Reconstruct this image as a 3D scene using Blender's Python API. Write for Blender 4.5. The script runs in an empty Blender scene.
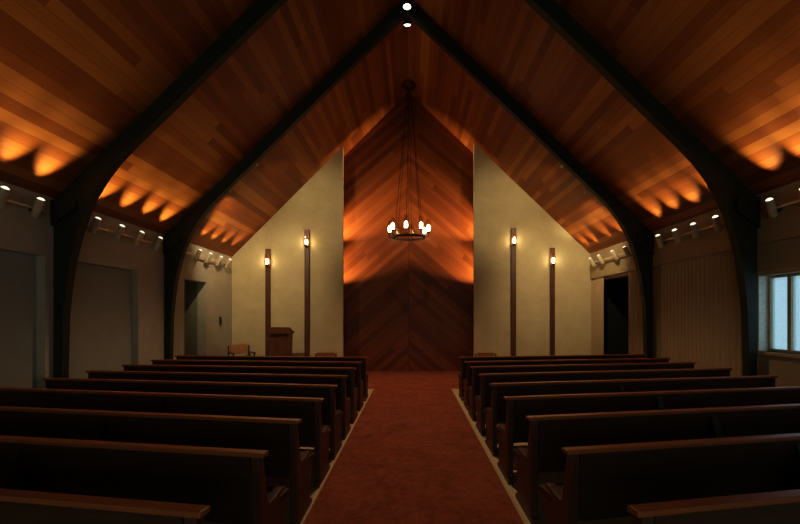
import bpy, bmesh, math, random
from mathutils import Vector, Matrix
random.seed(7)
col = bpy.context.scene.collection
H = 1.66                      # eye height; z values below named zc are relative to the eye
F = 450.0

# ------------------------------------------------------------------ helpers
class MB:
    def __init__(self): self.bm = bmesh.new()
    def box(self, lo, hi):
        x0, y0, z0 = lo; x1, y1, z1 = hi
        v = [self.bm.verts.new(p) for p in ((x0,y0,z0),(x1,y0,z0),(x1,y1,z0),(x0,y1,z0),(x0,y0,z1),(x1,y0,z1),(x1,y1,z1),(x0,y1,z1))]
        for f in ((0,3,2,1),(4,5,6,7),(0,1,5,4),(1,2,6,5),(2,3,7,6),(3,0,4,7)): self.bm.faces.new([v[i] for i in f])
        return self
    def prism(self, pts, axis, a, b):
        """pts: 2-D outline, extruded along axis ('x' outline is (y,z), 'y' outline is (x,z), 'z' outline is (x,y))"""
        def P(p, t):
            return (t, p[0], p[1]) if axis == 'x' else (p[0], t, p[1]) if axis == 'y' else (p[0], p[1], t)
        A = [self.bm.verts.new(P(p, a)) for p in pts]; B = [self.bm.verts.new(P(p, b)) for p in pts]
        n = len(pts)
        self.bm.faces.new(A); self.bm.faces.new(list(reversed(B)))
        for i in range(n): self.bm.faces.new((A[i], B[i], B[(i+1) % n], A[(i+1) % n]))
        return self
    def tube(self, p, q, r, r2=None, n=12, cap=True):
        p = Vector(p); q = Vector(q); r2 = r if r2 is None else r2
        d = (q - p).normalized(); u = d.orthogonal().normalized(); w = d.cross(u)
        R = [(u*math.cos(2*math.pi*i/n) + w*math.sin(2*math.pi*i/n)) for i in range(n)]
        A = [self.bm.verts.new(p + e*r) for e in R]; B = [self.bm.verts.new(q + e*r2) for e in R]
        for i in range(n): self.bm.faces.new((A[i], A[(i+1) % n], B[(i+1) % n], B[i]))
        if cap: self.bm.faces.new(list(reversed(A))); self.bm.faces.new(B)
        return self
    def lathe(self, prof, origin, axis=(0,0,1), n=16):
        """prof: (radius, height) pairs along axis from origin"""
        o = Vector(origin); d = Vector(axis).normalized(); u = d.orthogonal().normalized(); w = d.cross(u)
        rings = []
        for r, h in prof:
            if r < 1e-5: rings.append([self.bm.verts.new(o + d*h)])
            else: rings.append([self.bm.verts.new(o + d*h + (u*math.cos(2*math.pi*i/n) + w*math.sin(2*math.pi*i/n))*r) for i in range(n)])
        for a, b in zip(rings, rings[1:]):
            for i in range(n):
                j = (i+1) % n
                if len(a) == 1 and len(b) == 1: continue
                if len(a) == 1: self.bm.faces.new((a[0], b[j], b[i]))
                elif len(b) == 1: self.bm.faces.new((a[i], a[j], b[0]))
                else: self.bm.faces.new((a[i], a[j], b[j], b[i]))
        return self
    def torus(self, c, R, ry, rz, n=40, m=8):
        c = Vector(c); rows = []
        for i in range(n):
            a = 2*math.pi*i/n
            rows.append([self.bm.verts.new(c + Vector(((R+ry*math.cos(b))*math.cos(a), (R+ry*math.cos(b))*math.sin(a), rz*math.sin(b)))) for b in (2*math.pi*k/m for k in range(m))])
        for i in range(n):
            for k in range(m):
                self.bm.faces.new((rows[i][k], rows[(i+1) % n][k], rows[(i+1) % n][(k+1) % m], rows[i][(k+1) % m]))
        return self
    def build(self, name, mat, parent=None, local=False, bevel=0, smooth=False):
        bmesh.ops.recalc_face_normals(self.bm, faces=self.bm.faces)
        me = bpy.data.meshes.new(name); 
        if parent is not None and not local:
            off = Vector((0,0,0)); p = parent
            while p is not None: off += Vector(p.location); p = p.parent
            bmesh.ops.translate(self.bm, verts=self.bm.verts, vec=-off)
        self.bm.to_mesh(me); self.bm.free()
        if smooth:
            for f in me.polygons: f.use_smooth = True
        me.materials.append(mat)
        o = bpy.data.objects.new(name, me); col.objects.link(o)
        if parent is not None: o.parent = parent
        if bevel:
            b = o.modifiers.new('bevel', 'BEVEL'); b.width = bevel; b.segments = 2; b.limit_method = 'ANGLE'
        if smooth:
            e = o.modifiers.new('edges', 'EDGE_SPLIT'); e.split_angle = math.radians(40)
        return o

def tag(o, label, cat, group=None, kind=None):
    if label: o['label'] = label
    if cat: o['category'] = cat
    if group: o['group'] = group
    if kind: o['kind'] = kind
    return o
def thing(name, label, cat, loc=(0,0,0), rz=0, group=None):
    o = bpy.data.objects.new(name, None); col.objects.link(o); o.empty_display_size = .1
    o.location = loc; o.rotation_euler = (0,0,rz)
    return tag(o, label, cat, group)
def struct(name, mb, mat, **k):
    o = mb.build(name, mat, **k)
    if o.parent is None: o['kind'] = 'structure'
    return o
def children(o): return [c for c in bpy.data.objects if c.parent == o]
def copy_tree(o, parent=None):
    c = o.copy(); col.objects.link(c); c.parent = parent
    for ch in children(o): copy_tree(ch, c)
    return c

# ------------------------------------------------------------------ node helpers
class NT:
    def __init__(self, name):
        self.m = bpy.data.materials.new(name); self.m.use_nodes = True
        self.t = self.m.node_tree; self.t.nodes.clear()
        self.out = self.t.nodes.new('ShaderNodeOutputMaterial')
    def n(self, kind, **k):
        o = self.t.nodes.new(kind)
        for a, b in k.items(): setattr(o, a, b)
        return o
    def set(self, sock, v):
        if isinstance(v, bpy.types.NodeSocket): self.t.links.new(v, sock)
        else: sock.default_value = v
    def math(self, op, a, b=None, c=None):
        o = self.n('ShaderNodeMath', operation=op); self.set(o.inputs[0], a)
        if b is not None: self.set(o.inputs[1], b)
        if c is not None: self.set(o.inputs[2], c)
        return o.outputs[0]
    def xyz(self):
        tc = self.n('ShaderNodeTexCoord'); s = self.n('ShaderNodeSeparateXYZ'); self.set(s.inputs[0], tc.outputs['Object'])
        return tc.outputs['Object'], s.outputs[0], s.outputs[1], s.outputs[2]
    def comb(self, x, y, z):
        o = self.n('ShaderNodeCombineXYZ')
        for i, v in enumerate((x, y, z)): self.set(o.inputs[i], v)
        return o.outputs[0]
    def noise(self, vec, scale, detail=4, rough=.55):
        o = self.n('ShaderNodeTexNoise'); self.set(o.inputs['Vector'], vec)
        o.inputs['Scale'].default_value = scale; o.inputs['Detail'].default_value = detail; o.inputs['Roughness'].default_value = rough
        return o.outputs['Fac']
    def white(self, vec):
        o = self.n('ShaderNodeTexWhiteNoise', noise_dimensions='3D'); self.set(o.inputs['Vector'], vec)
        return o.outputs['Value']
    def ramp(self, fac, stops):
        o = self.n('ShaderNodeValToRGB'); self.set(o.inputs[0], fac)
        e = o.color_ramp.elements
        while len(e) < len(stops): e.new(.5)
        for k, (p, c) in enumerate(stops): e[k].position = p; e[k].color = (*c, 1)
        return o.outputs[0]
    def mix(self, fac, a, b, mode='MIX'):
        o = self.n('ShaderNodeMix', data_type='RGBA', blend_type=mode)
        self.set(o.inputs[0], fac)
        self.set(o.inputs[6], a if isinstance(a, bpy.types.NodeSocket) else (*a, 1)); self.set(o.inputs[7], b if isinstance(b, bpy.types.NodeSocket) else (*b, 1))
        return o.outputs[2]
    def bump(self, h, strength=.3, dist=.01):
        o = self.n('ShaderNodeBump'); o.inputs['Strength'].default_value = strength; o.inputs['Distance'].default_value = dist
        self.set(o.inputs['Height'], h); return o.outputs[0]
    def pbr(self, color, rough=.6, metal=0, normal=None, spec=.5, emit=None, estr=0):
        p = self.n('ShaderNodeBsdfPrincipled')
        self.set(p.inputs['Base Color'], color if isinstance(color, bpy.types.NodeSocket) else (*color, 1))
        self.set(p.inputs['Roughness'], rough); p.inputs['Metallic'].default_value = metal
        p.inputs['Specular IOR Level'].default_value = spec
        if normal is not None: self.set(p.inputs['Normal'], normal)
        if emit: p.inputs['Emission Color'].default_value = (*emit, 1); p.inputs['Emission Strength'].default_value = estr
        self.t.links.new(p.outputs[0], self.out.inputs[0]); return self.m

def board_material(name, mode, w, stops, rough, seg=2.4, groove=.035, spec=.4):
    """planked wood: mode 'roof' boards run along Y, mode 'chevron' boards fall away from the centre line"""
    t = NT(name); vec, x, y, z = t.xyz()
    ax = t.math('ABSOLUTE', t.math('ADD', x, .1)); sg = t.math('SIGN', t.math('ADD', x, .1))
    if mode == 'roof': s = t.math('MULTIPLY', ax, 1.4142); along = y
    else: s = t.math('ADD', z, t.math('MULTIPLY', ax, .86)); along = t.math('SUBTRACT', t.math('MULTIPLY', ax, 1.0), t.math('MULTIPLY', z, .6))
    q = t.math('DIVIDE', s, w); row = t.math('FLOOR', q); fr = t.math('FRACT', q)
    rnd = t.white(t.comb(row, sg, 3.0))
    q2 = t.math('DIVIDE', t.math('ADD', along, t.math('MULTIPLY', rnd, 17.0)), seg)
    sgm = t.math('FLOOR', q2); fr2 = t.math('FRACT', q2)
    tone = t.white(t.comb(row, sgm, sg))
    grain = t.noise(t.comb(t.math('MULTIPLY', s, 26.0), t.math('MULTIPLY', along, 1.1), t.math('MULTIPLY', tone, 40)), 1.6, 5, .65)
    f = t.math('ADD', t.math('ADD', t.math('MULTIPLY', tone, .56), .08), t.math('MULTIPLY', grain, .34))
    c = t.ramp(f, stops)
    edge = t.math('MINIMUM', fr, t.math('SUBTRACT', 1.0, fr))
    e2 = t.math('MINIMUM', fr2, t.math('SUBTRACT', 1.0, fr2))
    g = t.math('MULTIPLY', t.math('ADD', .3, t.math('MULTIPLY', .7, t.math('SMOOTH_MIN', t.math('DIVIDE', edge, groove), 1.0, .2))), t.math('MINIMUM', t.math('ADD', t.math('DIVIDE', e2, .003), .55), 1.0))
    if mode != 'roof':
        g = t.math('MULTIPLY', g, t.math('MINIMUM', t.math('DIVIDE', ax, .012), 1.0))
    g = t.math('MAXIMUM', g, 0.0)
    c = t.mix(g, (.06, .018, .006), c)
    return t.pbr(c, rough, normal=t.bump(g, .15, .004), spec=spec)

def wood(name, a, b, rough=.4, scale=1.0, axis=0, spec=.5):
    t = NT(name); vec, x, y, z = t.xyz()
    k = [14*scale]*3; k[axis] = .9*scale
    g = t.noise(t.comb(t.math('MULTIPLY', x, k[0]), t.math('MULTIPLY', y, k[1]), t.math('MULTIPLY', z, k[2])), 1.5, 6, .65)
    c = t.ramp(g, [(.3, a), (.7, b)])
    return t.pbr(c, rough, normal=t.bump(g, .12, .004), spec=spec)
def plaster(name, a, b, rough=.85, scale=2.2, bump=.12, fine=22):
    t = NT(name); vec, *_ = t.xyz()
    n1 = t.noise(vec, scale, 5, .6); n2 = t.noise(vec, fine, 4, .6)
    c = t.ramp(t.math('ADD', t.math('MULTIPLY', n1, .7), t.math('MULTIPLY', n2, .3)), [(.35, a), (.65, b)])
    return t.pbr(c, rough, normal=t.bump(n2, bump, .01), spec=.25)
def plain(name, c, rough=.5, metal=0, spec=.5, var=.15):
    t = NT(name); vec, *_ = t.xyz()
    n = t.noise(vec, 18, 3)
    cc = t.ramp(n, [(.3, tuple(v*(1-var) for v in c)), (.7, tuple(min(1, v*(1+var)) for v in c))])
    return t.pbr(cc, rough, metal, spec=spec)
def glow(name, c, s):
    t = NT(name); e = t.n('ShaderNodeEmission'); e.inputs[0].default_value = (*c, 1); e.inputs[1].default_value = s
    t.t.links.new(e.outputs[0], t.out.inputs[0]); return t.m
def glass(name, tint=(1,1,1), gloss=.1):
    t = NT(name); a = t.n('ShaderNodeBsdfTransparent'); a.inputs[0].default_value = (*tint, 1)
    g = t.n('ShaderNodeBsdfGlossy'); g.inputs['Roughness'].default_value = .05
    m = t.n('ShaderNodeMixShader'); m.inputs[0].default_value = gloss
    t.t.links.new(a.outputs[0], m.inputs[1]); t.t.links.new(g.outputs[0], m.inputs[2]); t.t.links.new(m.outputs[0], t.out.inputs[0]); return t.m

M = {}
M['roof'] = board_material('redwood_ceiling_boards', 'roof', .145, [(.05, (.12,.025,.005)), (.5, (.25,.068,.0125)), (1.0, (.46,.175,.038))], .5, 3.6, spec=.25)
M['chevron'] = board_material('redwood_chevron_boards', 'chevron', .19, [(.1, (.10,.023,.005)), (.5, (.19,.050,.011)), (.95, (.29,.086,.020))], .45, 5.0, spec=.3)
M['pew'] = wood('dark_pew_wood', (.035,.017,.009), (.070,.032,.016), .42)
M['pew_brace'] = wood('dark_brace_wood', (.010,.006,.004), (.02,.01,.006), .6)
M['pew_rail'] = wood('lit_pew_rail_wood', (.20,.056,.02), (.32,.095,.034), .38)  # pew wood in a lighter red, with light from above put into the colour
M['pew_end'] = wood('pew_end_wood', (.045,.014,.008), (.085,.026,.012), .42, axis=2)
M['arch'] = plain('green_black_arch_paint', (.013,.020,.009), .6)
M['cream'] = plaster('cream_plaster', (.52,.45,.28), (.62,.54,.35))
M['side'] = plaster('side_wall_plaster', (.42,.40,.33), (.50,.47,.39))
M['panel'] = plaster('grey_panel_paint', (.33,.345,.30), (.38,.39,.34), scale=1.2)
M['tan'] = plaster('tan_wall_plaster', (.36,.29,.185), (.42,.34,.22))
M['dark'] = plain('unlit_room_black', (.003,.004,.003), .9)  # near black puts the gloom of the unlit room into the colour
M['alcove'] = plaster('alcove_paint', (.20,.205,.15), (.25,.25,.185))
M['post'] = wood('sconce_post_wood', (.07,.022,.010), (.13,.042,.017), .45, axis=2)
M['lectern'] = wood('lectern_wood', (.10,.034,.014), (.17,.06,.024), .4, axis=2)
M['chairwood'] = wood('chair_wood', (.045,.018,.009), (.09,.034,.015), .45)
M['tanfabric'] = plain('tan_upholstery', (.42,.20,.085), .85)
M['metal'] = plain('brushed_nickel', (.66,.58,.44), .36, .3)
M['blackmetal'] = plain('black_iron', (.02,.017,.014), .5, .3)
M['darkmetal'] = plain('dark_bronze', (.05,.04,.03), .45, .6)
M['white'] = plain('white_paint', (.85,.85,.82), .6)
M['frame'] = plain('tan_window_frame', (.50,.38,.24), .6)
M['bulb'] = glow('bulb_glow', (1.0,.78,.48), 16)
M['sconceglow'] = glow('sconce_glow', (1.0,.66,.33), 45)
M['unlit'] = plain('unlit_bulb', (.45,.33,.22), .3)
M['lens'] = glow('lamp_lens_glow', (1.0,.86,.62), 9)
M['tracklens'] = glow('track_lens_glow', (1.0,.82,.58), 1.7)
M['lensdim'] = glow('lamp_lens_glow_dim', (1.0,.80,.52), .5)
M['clearglass'] = glass('clear_glass', (1,.97,.92), .12)
t = NT('red_carpet'); vec, *_ = t.xyz()
n1 = t.noise(vec, 2.3, 5, .65); n2 = t.noise(vec, 190, 2); n3 = t.noise(vec, 11, 4, .7)
f = t.math('ADD', t.math('MULTIPLY', n1, .35), t.math('ADD', t.math('MULTIPLY', n2, .25), t.math('MULTIPLY', n3, .4)))
M['carpet'] = t.pbr(t.ramp(f, [(.36, (.12,.034,.018)), (.64, (.31,.09,.045))]), .95, normal=t.bump(n2, .5, .006), spec=.1)
M['binding'] = plain('tan_carpet_binding', (.26,.18,.095), .8)
t = NT('beige_floor_tile'); vec, x, y, z = t.xyz()
br = t.n('ShaderNodeTexBrick', offset=0.0); t.set(br.inputs['Vector'], vec); br.inputs['Scale'].default_value = 1
br.inputs['Brick Width'].default_value = .305; br.inputs['Row Height'].default_value = .305; br.inputs['Mortar Size'].default_value = .003
br.inputs['Color1'].default_value = (.50,.41,.235,1); br.inputs['Color2'].default_value = (.58,.48,.29,1); br.inputs['Mortar'].default_value = (.2,.16,.1,1)
M['tile'] = t.pbr(t.mix(t.math('MULTIPLY', t.noise(vec, 9, 5), .5), br.outputs[0], (.34,.27,.16)), .4)
t = NT('pleated_curtain'); vec, x, y, z = t.xyz()
n = t.noise(t.comb(x, t.math('MULTIPLY', y, 30.0), t.math('MULTIPLY', z, 1.0)), 1.5, 4)
M['curtain'] = t.pbr(t.ramp(n, [(.3, (.40,.31,.19)), (.7, (.50,.40,.26))]), .9, spec=.1)
t = NT('frosted_window_glass'); vec, *_ = t.xyz()
tr = t.n('ShaderNodeBsdfTranslucent'); tp = t.n('ShaderNodeBsdfTransparent'); gl = t.n('ShaderNodeBsdfGlossy')
n = t.noise(vec, 30, 4)
t.set(tr.inputs[0], t.ramp(n, [(.3, (.60,.76,.80)), (.7, (.85,.95,.95))])); tp.inputs[0].default_value = (.75,.88,.9,1); gl.inputs['Roughness'].default_value = .2
m1 = t.n('ShaderNodeMixShader'); m1.inputs[0].default_value = .65
t.t.links.new(tr.outputs[0], m1.inputs[1]); t.t.links.new(tp.outputs[0], m1.inputs[2])
m2 = t.n('ShaderNodeMixShader'); m2.inputs[0].default_value = .06
t.t.links.new(m1.outputs[0], m2.inputs[1]); t.t.links.new(gl.outputs[0], m2.inputs[2]); t.t.links.new(m2.outputs[0], t.out.inputs[0])
M['frosted'] = t.m

WARM = (1.0, .74, .35)
def spot(name, loc, target, power, angle, blend=.6, color=WARM, r=.03, parent=None):
    d = bpy.data.lights.new(name, 'SPOT'); d.energy = power; d.spot_size = math.radians(angle); d.spot_blend = blend
    d.color = color; d.shadow_soft_size = r
    o = bpy.data.objects.new(name, d); col.objects.link(o)
    loc = Vector(loc); o.rotation_euler = (Vector(target) - loc).to_track_quat('-Z', 'Y').to_euler()
    if parent is not None:
        o.parent = parent; loc = loc - Vector(parent.location)
    o.location = loc
    return o

# ------------------------------------------------------------------ room constants (metres)
XC = -.1                       # ridge line
XL, XR, XR2 = -5.12, 5.06, 5.14
YB, YF, YW = -5.0, 12.8, 13.45 # back wall, cream wall, chevron wall
def roofz(x):                  # absolute height of the boards
    return H + 6.7 - (1.0*(XC-x) if x < XC else .955*(x-XC))
RIDGE = H + 6.7

# floor
struct('floor', MB().box((XL-1.2, YB-.3, -.2), (XR+1.4, YW+.2, 0)), M['tile'])
# ceiling: two board slopes
mb = MB()
xl, xr = XL-.25, XR2+.25
mb.prism([(xl, roofz(xl)), (XC, RIDGE), (XC, RIDGE+.25), (xl, roofz(xl)+.25)], 'y', YB-.2, YW+.2)
mb.prism([(XC, RIDGE), (xr, roofz(xr)), (xr, roofz(xr)+.25), (XC, RIDGE+.25)], 'y', YB-.2, YW+.2)
struct('ceiling', mb, M['roof'])

# ------------------------------------------------------------------ walls
HD = H + .84                   # head of the left openings
def wall_with_holes(x0, x1, ztop, holes, y0, y1):
    mb = MB(); ys = y0
    for a, b, zl, zh in holes:
        if a > ys: mb.box((x0, ys, 0), (x1, a, ztop))
        if zl > 0: mb.box((x0, a, 0), (x1, b, zl))
        mb.box((x0, a, zh), (x1, b, ztop)); ys = b
    mb.box((x0, ys, 0), (x1, y1, ztop))
    return mb
zt = roofz(XL) + .05
DOOR = (10.12, 11.2)
struct('wall_left', wall_with_holes(XL-.22, XL, zt, [(.6, 3.1, 0, HD), (3.5, 6.28, 0, HD), (6.72, 8.42, 0, HD), (DOOR[0], DOOR[1], 0, HD)], YB, YW), M['side'])
for k, (a, b) in enumerate(((.6, 3.1), (3.5, 6.28), (6.72, 8.42))):
    struct('trim_%d' % (k+1), MB().box((XL-.2, a, 0), (XL-.12, b, HD)), M['panel'])
# alcove beyond the left doorway
mb = MB()
mb.box((XL-.5, DOOR[0]-.06, 0), (XL-.22, DOOR[0], HD+.06)).box((XL-.5, DOOR[1], 0), (XL-.22, DOOR[1]+.06, HD+.06))
mb.box((XL-1.16, DOOR[0]-.06, 0), (XL-.5, DOOR[1]+.06, HD+.06)).box((XL-.5, DOOR[0], HD), (XL-.22, DOOR[1], HD+.06))
struct('wall_alcove', mb, M['alcove'])

ZV = H + 1.05                  # underside of the right valance
WIN = (3.9, 6.68, H-.515, H+.59)
RD = (10.55, 12.6)
struct('wall_right', wall_with_holes(XR2, XR2+.22, ZV, [(.2, 2.9, WIN[2], WIN[3]), (WIN[0], WIN[1], WIN[2], WIN[3]), (RD[0], RD[1], 0, H+.98)], YB, YW), M['tan'])
struct('trim_4', MB().box((XR, YB, ZV), (XR2+.22, YW, roofz(XR)+.03)), M['tan'])
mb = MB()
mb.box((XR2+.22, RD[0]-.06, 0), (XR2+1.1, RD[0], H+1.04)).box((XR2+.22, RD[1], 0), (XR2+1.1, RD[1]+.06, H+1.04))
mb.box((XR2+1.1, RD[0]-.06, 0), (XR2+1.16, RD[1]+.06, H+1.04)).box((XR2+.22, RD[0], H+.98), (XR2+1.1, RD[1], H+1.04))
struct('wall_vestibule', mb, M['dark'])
# cream front walls, raking top under the roof
def front(name, xa, xb):
    pts = [(xa, 0), (xb, 0), (xb, roofz(xb)+.02), (xa, roofz(xa)+.02)]
    struct(name, MB().prism(pts, 'y', YF, YF+.12), M['cream'])
front('wall_front_left', XL-.02, -1.965); front('wall_front_right', 1.765, XR2+.02)
struct('wall_chancel', MB().prism([(XL-.2, 0), (XR2+.2, 0), (XR2+.2, roofz(XR2+.2)+.02), (XC, RIDGE+.02), (XL-.2, roofz(XL-.2)+.02)], 'y', YW, YW+.1), M['chevron'])
struct('wall_back', MB().prism([(XL-.2, 0), (XR2+.2, 0), (XR2+.2, roofz(XR2+.2)+.02), (XC, RIDGE+.02), (XL-.2, roofz(XL-.2)+.02)], 'y', YB-.15, YB), M['tan'])
struct('baseboard_left', MB().box((XL, 8.46, 0), (XL+.015, DOOR[0]-.02, .1)).box((XL, DOOR[1]+.02, 0), (XL+.015, YF, .1)), M['post'])
struct('baseboard_front', MB().box((XL+.015, YF-.015, 0), (-1.965, YF, .1)).box((1.765, YF-.015, 0), (XR2, YF, .1)), M['post'])

# windows on the right wall
def window(name, y0, y1, z0, z1, mull):
    x = XR2 + .13
    w = MB()
    w.box((x, y0, z0), (x+.07, y1, z0+.035)).box((x, y0, z1-.035), (x+.07, y1, z1))
    for a in [y0] + mull + [y1-.06]: w.box((x, a, z0+.035), (x+.07, a+.06, z1-.035))
    o = w.build(name, M['frame']); o['kind'] = 'structure'
    s = MB().box((XR2-.05, y0-.05, z0-.045), (x, y1+.04, z0)).build('window_sill', M['frame'], o, local=True)
    s2 = MB().box((XR2-.02, y0-.05, z1), (XR2, y1+.04, z1+.07)).build('window_casing', M['frame'], o, local=True)
    ys = [y0] + mull + [y1-.06]
    for a, b in zip(ys, ys[1:]):
        MB().box((x+.03, a+.06, z0+.035), (x+.036, b, z1-.035)).build('pane', M['frosted'], o, local=True)
    MB().box((XR2, y1-.012, z0), (x, y1, z1)).build('window_jamb', M['white'], o, local=True)
    return o
window('window_1', WIN[0], WIN[1], WIN[2], WIN[3], [5.0, 6.26])
window('window_2', .2, 2.9, H-.49, H+.56, [1.05, 1.95])

# ------------------------------------------------------------------ carpet
cp = thing('aisle_carpet', 'reddish brown carpet running up the centre aisle between the pews', 'carpet', (0, 3, 0))
L_, R_ = -.86, .885
MB().box((L_, YB+.1, 0), (R_, 10.3, .012)).build('pile', M['carpet'], cp)
MB().box((L_-.008, YB+.1, 0), (L_, 10.3, .015)).build('edge_binding', M['binding'], cp)
MB().box((R_, YB+.1, 0), (R_+.008, 10.3, .015)).build('edge_binding', M['binding'], cp)
tag(MB().prism([(XL+.02, 10.3), (XR2-.1, 10.3), (XR2-.1, YF-.02), (1.76, YF-.02), (1.76, YW), (-1.96, YW), (-1.96, YF-.02), (XL+.02, YF-.02)], 'z', 0, .012).build('front_carpet', M['carpet']), 'reddish brown carpet across the front, reaching the foot of the wood panelling', 'carpet')

# ------------------------------------------------------------------ arches
inner = [(0, 6.34), (.8, 5.55), (1.5, 4.86), (2.1, 4.26), (2.87, 3.50), (3.25, 3.11), (3.72, 2.65), (3.95, 2.42), (4.15, 2.20), (4.32, 1.97), (4.47, 1.72), (4.59, 1.45), (4.69, 1.15), (4.78, .80), (4.84, .4), (4.88, 0.0), (4.92, -H)]
def arch(yc, label):
    a = thing('timber_arch', label, 'arch', (XC, yc, 0)); a.rotation_euler.z = .0165
    inn_l = [(XC-u, H+z) for u, z in inner]
    kr = (XR-XC)/(XC-XL)
    inn_r = [(XC+u*kr, H+z+(.018*u if z > 1.4 else .018*u*max(0, z+H)/3.06)) for u, z in inner]
    out_r = [(XR-.006, 0), (XR-.006, roofz(XR)-.03), (XC, RIDGE-.02)]
    out_l = [(XC, RIDGE-.02), (XL+.006, roofz(XL)-.03), (XL+.006, 0)]
    h = .07
    MB().prism(inn_l + list(reversed(out_l)), 'y', yc-h, yc+h).build('arch_half', M['arch'], a)
    MB().prism(list(reversed(inn_r)) and (inn_r + out_r), 'y', yc-h, yc+h).build('arch_half', M['arch'], a)
    for s in (-1, 1):
        xw = XL+.008 if s < 0 else XR-.008
        xi = xw - s*.34
        zb, ztp = H+1.28, (roofz(XL) if s < 0 else roofz(XR))-.04
        MB().prism([(xw, zb), (xi, zb+.25), (xi, ztp), (xw, ztp)], 'y', yc-.13, yc+.13).build('haunch_block', M['arch'], a)
    return a
A1 = arch(6.57, 'nearer of the two dark arches, cut off by the top edge of the view')
A2 = arch(9.44, 'farther dark arch, its peak under the bright ridge light')

# small spotlights clamped to the chancel side of the farther arch
def can_light(name, label, cat, base, aim, length, r, power, angle, lensmat, stem_to=None, body='darkmetal', group=None, color=WARM, blend=.5, plate=(0,0,-1)):
    base = Vector(base); d = Vector(aim).normalized()
    t = thing(name, label, cat, base, 0, group)
    MB().lathe([(0, -length), (r*.8, -length), (r, -length+.02), (r, 0), (r*.88, 0), (r*.86, -.012), (0, -.012)], base, d, 16).build('lamp_housing', M[body], t, smooth=True)
    MB().lathe([(r*.85, -.010), (r*.7, .006), (0, .010)], base, d, 16).build('lens', M[lensmat], t, smooth=True)
    if stem_to is not None:
        MB().tube(base - d*length*.6, stem_to, .014, n=8).tube(Vector(stem_to) + Vector(plate)*.02, stem_to, .05, n=12).build('mounting_stem', M[body], t)
    spot('lamp', base + d*.03, base + d*2, power, angle, blend, color, r*.6, t)
    return t
yy = 9.44+.07
for px, py, side, lab in ((257,165,-1,'upper small spotlight clamped behind the farther arch, left slope'), (230,192,-1,'lower small spotlight clamped behind the farther arch, left slope'),
                          (563,165,1,'upper small spotlight clamped behind the farther arch, right slope'), (588,192,1,'lower small spotlight clamped behind the farther arch, right slope')):
    Y = yy+.12; X = (px-412)/F*Y; Z = H + (316-py)/F*Y
    tgt = Vector((side*4.4, YF, H+.6)) if 'lower' in lab else Vector((side*2.5, YF, H+2.9))
    Y += .0165*X + .04; b = Vector((X, Y, Z))
    can_light('arch_spotlight', lab, 'spotlight', b, tgt-b, .11, .035, (250 if 'lower' in lab else 150), (84 if 'lower' in lab else 62), 'lensdim', (X + side*.10, yy+.0165*X+.01, Z+.06), 'metal', 'spotlights behind the farther arch', (1,.74,.40), .9, (0,1,0))

# ridge downlights
can_light('ridge_downlight', 'round bright downlight hanging at the peak in front of the farther arch', 'downlight', (XC, 9.1, H+6.25), (0, -.12, -1), .24, .09, 1000, 85, 'lens', (XC, 9.1, RIDGE), 'blackmetal', color=(1,.62,.34))
can_light('ridge_downlight', 'tilted bright downlight at the peak just behind the farther arch', 'downlight', (XC, 9.8, H+6.335), (0, .33, -.94), .2, .09, 190, 36, 'lens', (XC, 9.68, RIDGE), 'blackmetal', color=(1,.62,.34))

# ------------------------------------------------------------------ wall track lights
def track(side, ys, y0, y1, zc, label, power, tilt_y=0.0, tilt=.52, lensm='tracklens'):
    xw = XL if side < 0 else XR
    xr = xw - side*.075; zr = H + zc - .11
    t = thing('track_light', label, 'track light', (xw, (y0+y1)/2, zr), 0, 'wall track lights under the eaves')
    b = MB().box((min(xr-.012, xr+.012), y0, zr-.014), (xr+.012, y1, zr+.014)); b.build('rail', M['metal'], t)
    for yb in (y0+.15, y1-.15):
        MB().tube((xw, yb, zr), (xr, yb, zr), .012, n=8).tube((xw, yb, zr), (xw-side*.015, yb, zr), .045, n=14).build('wall_bracket', M['darkmetal'], t)
    for y in ys:
        d = Vector((-side*tilt*(1+random.uniform(-.1,.1)), tilt_y + random.uniform(-.05,.05), 1)).normalized()
        c = Vector((xr - side*.055, y, zr))
        top = c + d*.125; bot = c - d*.125
        hd = MB().lathe([(0,0), (.044,0), (.05,.012), (.05,.25), (.044,.25), (.042,.235), (0,.235)], bot, d, 18).build('lamp_head', M['metal'], t, smooth=True)
        MB().lathe([(.043,.236), (.040,.256), (.022,.268), (0,.272)], bot, d, 14).build('lens', M[lensm], hd, smooth=True)
        MB().tube((xr, y, zr), c, .016, n=8).build('swivel', M['darkmetal'], hd)
        spot('lamp', top + d*.05, top + d*2, power, 58, 1.0, WARM, .04, t)
PW = 84
track(-1, [4.4, 4.93, 5.47, 6.0], 4.1, 6.2, 1.55, 'left wall track light nearest the camera, two lit heads in view', PW*1.15, tilt_y=-.12)
track(-1, [7.08, 7.67, 8.22, 8.84], 6.75, 9.1, 1.53, 'left wall track light between the two dark arches', PW)
track(-1, [10.48, 11.03, 11.64, 12.2], 9.75, 12.45, 1.53, 'left wall track light above the doorway beside the cream wall', PW*.8)
track(1, [4.55, 5.1, 5.64, 6.17], 4.2, 6.34, 1.59, 'right wall track light above the window', PW*1.25, tilt_y=-.3)
track(1, [7.27, 7.85, 8.39, 8.96], 6.8, 9.15, 1.60, 'right wall track light between the two dark arches', PW, tilt_y=-.3)
track(1, [10.32, 10.95, 11.75, 12.3], 9.7, 12.5, 1.58, 'right wall track light above the dark doorway and curtains', PW*.8, tilt_y=.15, tilt=.5)

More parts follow.
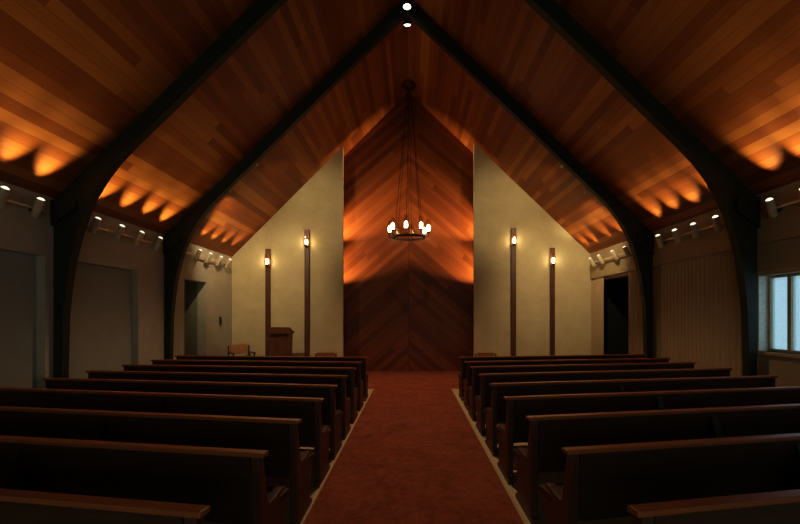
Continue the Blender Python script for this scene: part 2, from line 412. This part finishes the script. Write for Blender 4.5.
# ------------------------------------------------------------------ sconces on tall posts
def sconce(px, ytop, label):
    x = (px-412)/F*YF; zt = H + (316-ytop)/F*YF; y = YF
    t = thing('wall_sconce', label, 'wall lamp', (x, y, 0), 0, 'tall wood sconces on the cream walls')
    MB().box((x-.07, y-.055, .1), (x+.07, y, zt)).build('post', M['post'], t, bevel=.006)
    zl = zt - .47
    MB().lathe([(.025, .03), (.034, .06), (.036, .14), (.025, .175), (0, .18)], (x, y-.13, zl), n=12).build('bulb', M['sconceglow'], t, smooth=True)
    MB().tube((x, y-.05, zl+.0), (x, y-.13, zl), .014, n=8).lathe([(0, -.02), (.05, -.01), (.06, .02), (.03, .03), (0,.03)], (x, y-.13, zl), n=14).build('lamp_holder', M['darkmetal'], t, smooth=True)
    MB().lathe([(.062, .02), (.066, .28), (.062, .28), (.058, .02)], (x, y-.13, zl), n=16).build('glass_shade', M['clearglass'], t, smooth=True)
sconce(268.3, 249, 'tall wooden wall sconce behind the lectern, its lamp lower than its left neighbour nearer centre')
sconce(307.3, 230, 'tall wooden wall sconce on left cream wall, nearer the wood panelling')
sconce(513.3, 228.5, 'tall wooden wall sconce on right cream wall, nearer the wood panelling')
sconce(552, 248, 'tall wooden wall sconce on right cream wall, nearer the curtain')
for o in bpy.data.objects:
    if o.get('category') == 'wall lamp' and 'lectern' in o['label']: o['label'] = 'tall wooden wall sconce just left of the lectern on left cream wall'

# ------------------------------------------------------------------ chandelier
cy = 12.72; cx = (409-412)/F*cy; zr = H + 78.5/F*cy
ch = thing('chandelier', 'round iron chandelier with ring of lit glass candle lamps', 'chandelier', (cx, cy, zr))
MB().torus((cx, cy, zr), .44, .018, .034).build('ring', M['blackmetal'], ch, smooth=True)
MB().lathe([(0,.0), (.15,.0), (.16,.03), (.05,.06), (.02,.10), (0,.1)], (cx, cy, H+6.42), n=20).tube((cx, cy, H+6.5), (cx, cy, RIDGE-.01), .016, n=8).build('canopy', M['darkmetal'], ch)
for k in range(6):
    a = math.radians(20+60*k)
    MB().tube((cx+.43*math.cos(a), cy+.43*math.sin(a), zr+.02), (cx+.05*math.cos(a), cy+.05*math.sin(a), H+6.43), .007, n=6).build('hanging_cord', M['blackmetal'], ch)
for k in range(8):
    a = math.radians(8+45*k); ux, uy = math.cos(a), -math.sin(a)
    lx, ly = cx+.555*ux, cy+.555*uy; zl = zr+.13
    arm = MB().tube((cx+.45*ux, cy+.45*uy, zr), (lx, ly, zr+.02), .013, n=8).tube((lx, ly, zr+.01), (lx, ly, zl), .013, n=8)
    arm = arm.lathe([(0,-.01), (.055,0), (.07,.025), (.03,.03), (0,.03)], (lx, ly, zl), n=14).build('lamp_arm', M['blackmetal'], ch, smooth=True)
    MB().lathe([(.030,.03), (.046,.06), (.048,.15), (.04,.20), (0,.23)], (lx, ly, zl), n=10).build('bulb', M['unlit'] if k in (5, 6) else M['bulb'], arm, smooth=True)
    MB().lathe([(.066,.02), (.07,.38), (.066,.38), (.062,.02)], (lx, ly, zl), n=16).build('glass_shade', M['clearglass'], arm, smooth=True)

# hidden uplights in the recess behind each cream wall
for s in (-1, 1):
    x = -2.85 if s < 0 else 2.65
    for z0, w, pw in ((.72, 'lower', 950), (2.05, 'upper', 1000)):
        can_light('recess_uplight', w + ' uplight tucked behind the ' + ('left' if s < 0 else 'right') + ' cream wall, washing the wood panelling', 'uplight', (x, 13.0, H+z0), (-s*.78, .25, .50 if w == 'upper' else .58), .2, .06, pw*.72, 50, 'lens', (x - (-s)*.25, YF+.14, H+z0-.25), 'blackmetal', color=(1,.62,.28), blend=.9)

# ------------------------------------------------------------------ pews
def make_pew(L, cs):
    r = thing('pew', '', 'pew')
    hl = L/2
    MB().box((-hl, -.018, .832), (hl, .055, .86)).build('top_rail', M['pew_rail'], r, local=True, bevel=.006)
    MB().prism([(.0, .834), (.035, .834), (.125, .40), (.09, .38)], 'x', -hl+.1, hl-.1).build('backrest', M['pew'], r, local=True)
    MB().prism([(.11, .385), (.53, .40), (.55, .42), (.54, .445), (.11, .43)], 'x', -hl+.1, hl-.1).build('seat', M['pew'], r, local=True)
    prof = [(-.005, .834), (.06, .834), (.10, .70), (.14, .53), (.18, .485), (.30, .48), (.46, .485), (.53, .465), (.56, .42), (.55, .34), (.50, .24), (.46, .10), (.50, .06), (.54, .045), (.54, 0), (0, 0), (0, .045), (.03, .07), (.02, .3)]
    for s in (-1, 1):
        e = MB().prism(prof, 'x', -.028, .028).box((-.031, -.01, 0), (.031, .555, .045)).build('end_panel', M['pew_end'], r, local=True, bevel=.008)
        e.location = (s*(hl-.058), 0, 0)
    MB().prism([(.0, .80), (.02, .80), (.10, .42), (.10, .38), (.50, .38), (.42, .10), (.46, 0), (.02, 0), (.0, .30), (-.07, .44), (-.06, .60)], 'x', cs-.03, cs+.03).build('center_support', M['pew_brace'], r, local=True)
    return r
ordn = ['first', 'second', 'third', 'fourth', 'fifth', 'sixth', 'seventh', 'eighth', 'ninth']
def place(side, proto, first, xi, xo, yi, t, label):
    o = proto if first else copy_tree(proto)
    xm = (xi+xo)/2; ym = yi + t*abs(xm-xi)
    o.location = (xm, ym, 0); o.rotation_euler = (0, 0, math.atan(t)*side)
    for c in children(o):
        if c.name.startswith('end_panel'): c.rotation_euler.z = -math.atan(t)*side
    tag(o, label, 'pew', ('left' if side < 0 else 'right') + ' block of pews')
YRr = [8.78, 7.91, 7.10, 6.20, 5.32, 4.43, 3.56, 2.69, 1.855]
YLl = [8.76, 7.83, 6.93, 6.03, 5.18, 4.34, 3.45, 2.63, 1.85]
XRi = [.94, .94, .93, .93, .93, .92, .92, .92, .92]
pr = make_pew(4.04, -.3); pl = make_pew(3.94, .22)
for i in range(9):
    k = i/8
    tR = .165 + .035*k; tL = .09 + .09*min(1, k*1.6)
    lr = 'dark wooden pew right of the aisle, %s row from the front' % ordn[i]
    ll = 'dark wooden pew left of the aisle, %s row from the front' % ordn[i]
    if i == 8:
        lr = 'nearest dark pew right of the aisle, only its reddish top rail showing at bottom edge'
        ll = 'nearest dark pew left of the aisle, only its reddish top rail showing at bottom edge'
    if i == 0:
        lr = 'front pew of the right block, farthest from the camera'
        ll = 'front pew of the left block, farthest from the camera'
    cR = 4.04/math.sqrt(1+tR*tR); cL = 3.94/math.sqrt(1+tL*tL)
    place(1, pr, i == 0, XRi[i], XRi[i]+cR, YRr[i], tR, lr)
    xi = -.86 - .015*(8-i)/8
    place(-1, pl, i == 0, xi, xi-cL, YLl[i], tL, ll)

# ------------------------------------------------------------------ lectern
lx, ly = -3.47, 12.0
le = thing('lectern', 'dark reddish wooden lectern standing before the left cream wall', 'lectern', (lx, ly, 0), 0)
MB().box((lx-.26, ly-.22, .012), (lx+.26, ly+.22, .09)).build('base', M['lectern'], le, bevel=.008)
MB().prism([(lx-.22, .09), (lx+.22, .09), (lx+.245, 1.19), (lx-.245, 1.19)], 'y', ly-.18, ly+.18).build('body', M['lectern'], le, bevel=.006)
MB().prism([(ly-.24, 1.37), (ly-.24, 1.19), (ly+.24, 1.19), (ly+.24, 1.22)], 'x', lx-.275, lx+.275).build('reading_desk', M['lectern'], le, bevel=.008)
MB().box((lx-.27, ly+.22, 1.22), (lx+.27, ly+.245, 1.26)).build('book_ledge', M['lectern'], le)
MB().box((lx-.40, ly-.14, 1.02), (lx-.24, ly+.14, 1.05)).build('side_shelf', M['lectern'], le, bevel=.004)

# ------------------------------------------------------------------ chairs
def make_chair(htop, label):
    r = thing('armchair', label, 'chair', (0,0,0), 0, 'tan upholstered chairs at the front')
    MB().box((-.25, -.24, .40), (.25, .24, .47)).build('seat', M['tanfabric'], r, local=True, bevel=.02)
    MB().prism([(.23, htop-.26), (.25, htop), (.29, htop), (.27, htop-.26)], 'x', -.235, .235).build('backrest', M['tanfabric'], r, local=True, bevel=.012)
    for sx in (-1, 1):
        MB().box((sx*.27-.018, -.25, .0), (sx*.27+.018, -.205, .64)).build('leg', M['chairwood'], r, local=True, bevel=.005)
        MB().prism([(.22, 0), (.265, 0), (.275, .5), (.30, htop-.03), (.26, htop-.03), (.225, .5)], 'x', sx*.27-.018, sx*.27+.018).build('leg', M['chairwood'], r, local=True, bevel=.005)
        MB().box((sx*.27-.028, -.27, .64), (sx*.27+.028, .27, .67)).build('armrest', M['chairwood'], r, local=True, bevel=.006)
        MB().box((sx*.27-.012, -.21, .36), (sx*.27+.012, .23, .41)).build('side_rail', M['chairwood'], r, local=True)
    MB().box((-.26, -.235, .36), (.26, -.215, .41)).build('front_rail', M['chairwood'], r, local=True)
    return r
c0 = make_chair(.87, 'tan backed armchair against left cream wall beside the lectern')
c0.location = (-4.62, 12.2, .012); c0.rotation_euler = (0, 0, math.radians(36))
for px, lab in ((328, 'tan chair back just showing above front left pew'), (484, 'tan chair back just showing above front right pew')):
    c = copy_tree(c0); c['label'] = lab; c.scale = (.85, .9, .93)
    c.location = ((px-412)/F*10.65, 10.65, .012); c.rotation_euler = (0, 0, math.pi)

# wall plaque by the doorway
wp = thing('wall_switch', 'small brown switch plate on left wall right of the doorway', 'switch', (XL, 12.0, H-.13))
MB().box((XL, 11.95, H-.24), (XL+.025, 12.06, H-.02)).build('plate', M['chairwood'], wp, bevel=.006)
MB().box((XL+.025, 11.985, H-.17), (XL+.04, 12.025, H-.09)).build('switch_lever', M['darkmetal'], wp)

# ------------------------------------------------------------------ curtains on the right wall
def curtain(y0, y1, zt, label, wl=.115, amp=.013):
    n = int((y1-y0)/.0125); bm = MB(); rows = []
    x0 = XR2 - .05
    for i in range(n+1):
        y = y0 + (y1-y0)*i/n
        x = x0 + amp*math.sin(2*math.pi*y/wl) + amp*.3*math.sin(y*9.1)
        rows.append([bm.bm.verts.new((x + (amp*.15*math.sin(y*31+z*2)), y, z)) for z in (.04, zt*.5, zt)])
    for a, b in zip(rows, rows[1:]):
        for k in range(2): bm.bm.faces.new((a[k], a[k+1], b[k+1], b[k]))
    t = thing('curtain', label, 'curtain', (x0, (y0+y1)/2, 0), 0, 'tan pleated curtains on the right wall')
    bm.build('cloth', M['curtain'], t, smooth=True)
    MB().tube((x0, y0-.02, zt+.015), (x0, y1+.02, zt+.015), .012, n=8).build('curtain_rod', M['curtain'], t)
curtain(6.85, 9.2, ZV-.025, 'wide tan pleated curtain filling right wall between the dark arches')
curtain(11.98, 12.74, ZV-.025, 'narrow tan curtain on far side of the dark doorway, against cream wall')
curtain(9.6, 10.6, ZV-.025, 'narrow tan curtain on near side of the dark doorway, beside the farther arch')

# ------------------------------------------------------------------ light from outside, and added fill
w = bpy.data.worlds.new('sky'); bpy.context.scene.world = w; w.use_nodes = True
bg = w.node_tree.nodes['Background']; bg.inputs[0].default_value = (.62, .78, .92, 1); bg.inputs[1].default_value = 1.1
struct('ground', MB().box((XR2+.5, -6, -.4), (30, 9.5, -.25)), plain('outside_paving', (.25,.27,.27), .9)) if False else None

# added cool fill lamp behind the camera, brightens the walls; no entrance built
ad = bpy.data.lights.new('rear_fill', 'AREA'); ad.shape = 'RECTANGLE'; ad.size = 6; ad.size_y = 2.2; ad.energy = 80; ad.color = (.82,.95,.76)
ao = bpy.data.objects.new('rear_fill', ad); col.objects.link(ao); ao.location = (0, YB+.2, 1.7); ao.rotation_euler = (math.radians(90), 0, 0)
# ------------------------------------------------------------------ camera
cd = bpy.data.cameras.new('camera'); cam = bpy.data.objects.new('camera', cd); col.objects.link(cam)
cam.location = (0, 0, H); cam.rotation_euler = (math.radians(90), 0, 0)
cd.sensor_width = 36; cd.lens = F/800*36; cd.shift_x = -12/800; cd.shift_y = 54/800; cd.clip_start = .05
sc = bpy.context.scene; sc.camera = cam
sc.view_settings.view_transform = 'Standard'; sc.view_settings.look = 'None'; sc.view_settings.exposure = 0
vs = sc.view_settings; vs.use_curve_mapping = True
cm = vs.curve_mapping; cv = cm.curves[3]
cv.points[0].location = (0, 0); cv.points[1].location = (1, 1)
for p in ((.03, .022), (.12, .105), (.4, .42)): cv.points.new(*p)
cm.update()
sc.cycles.max_bounces = 6; sc.cycles.use_denoising = True
sc.cycles.sample_clamp_indirect = 4
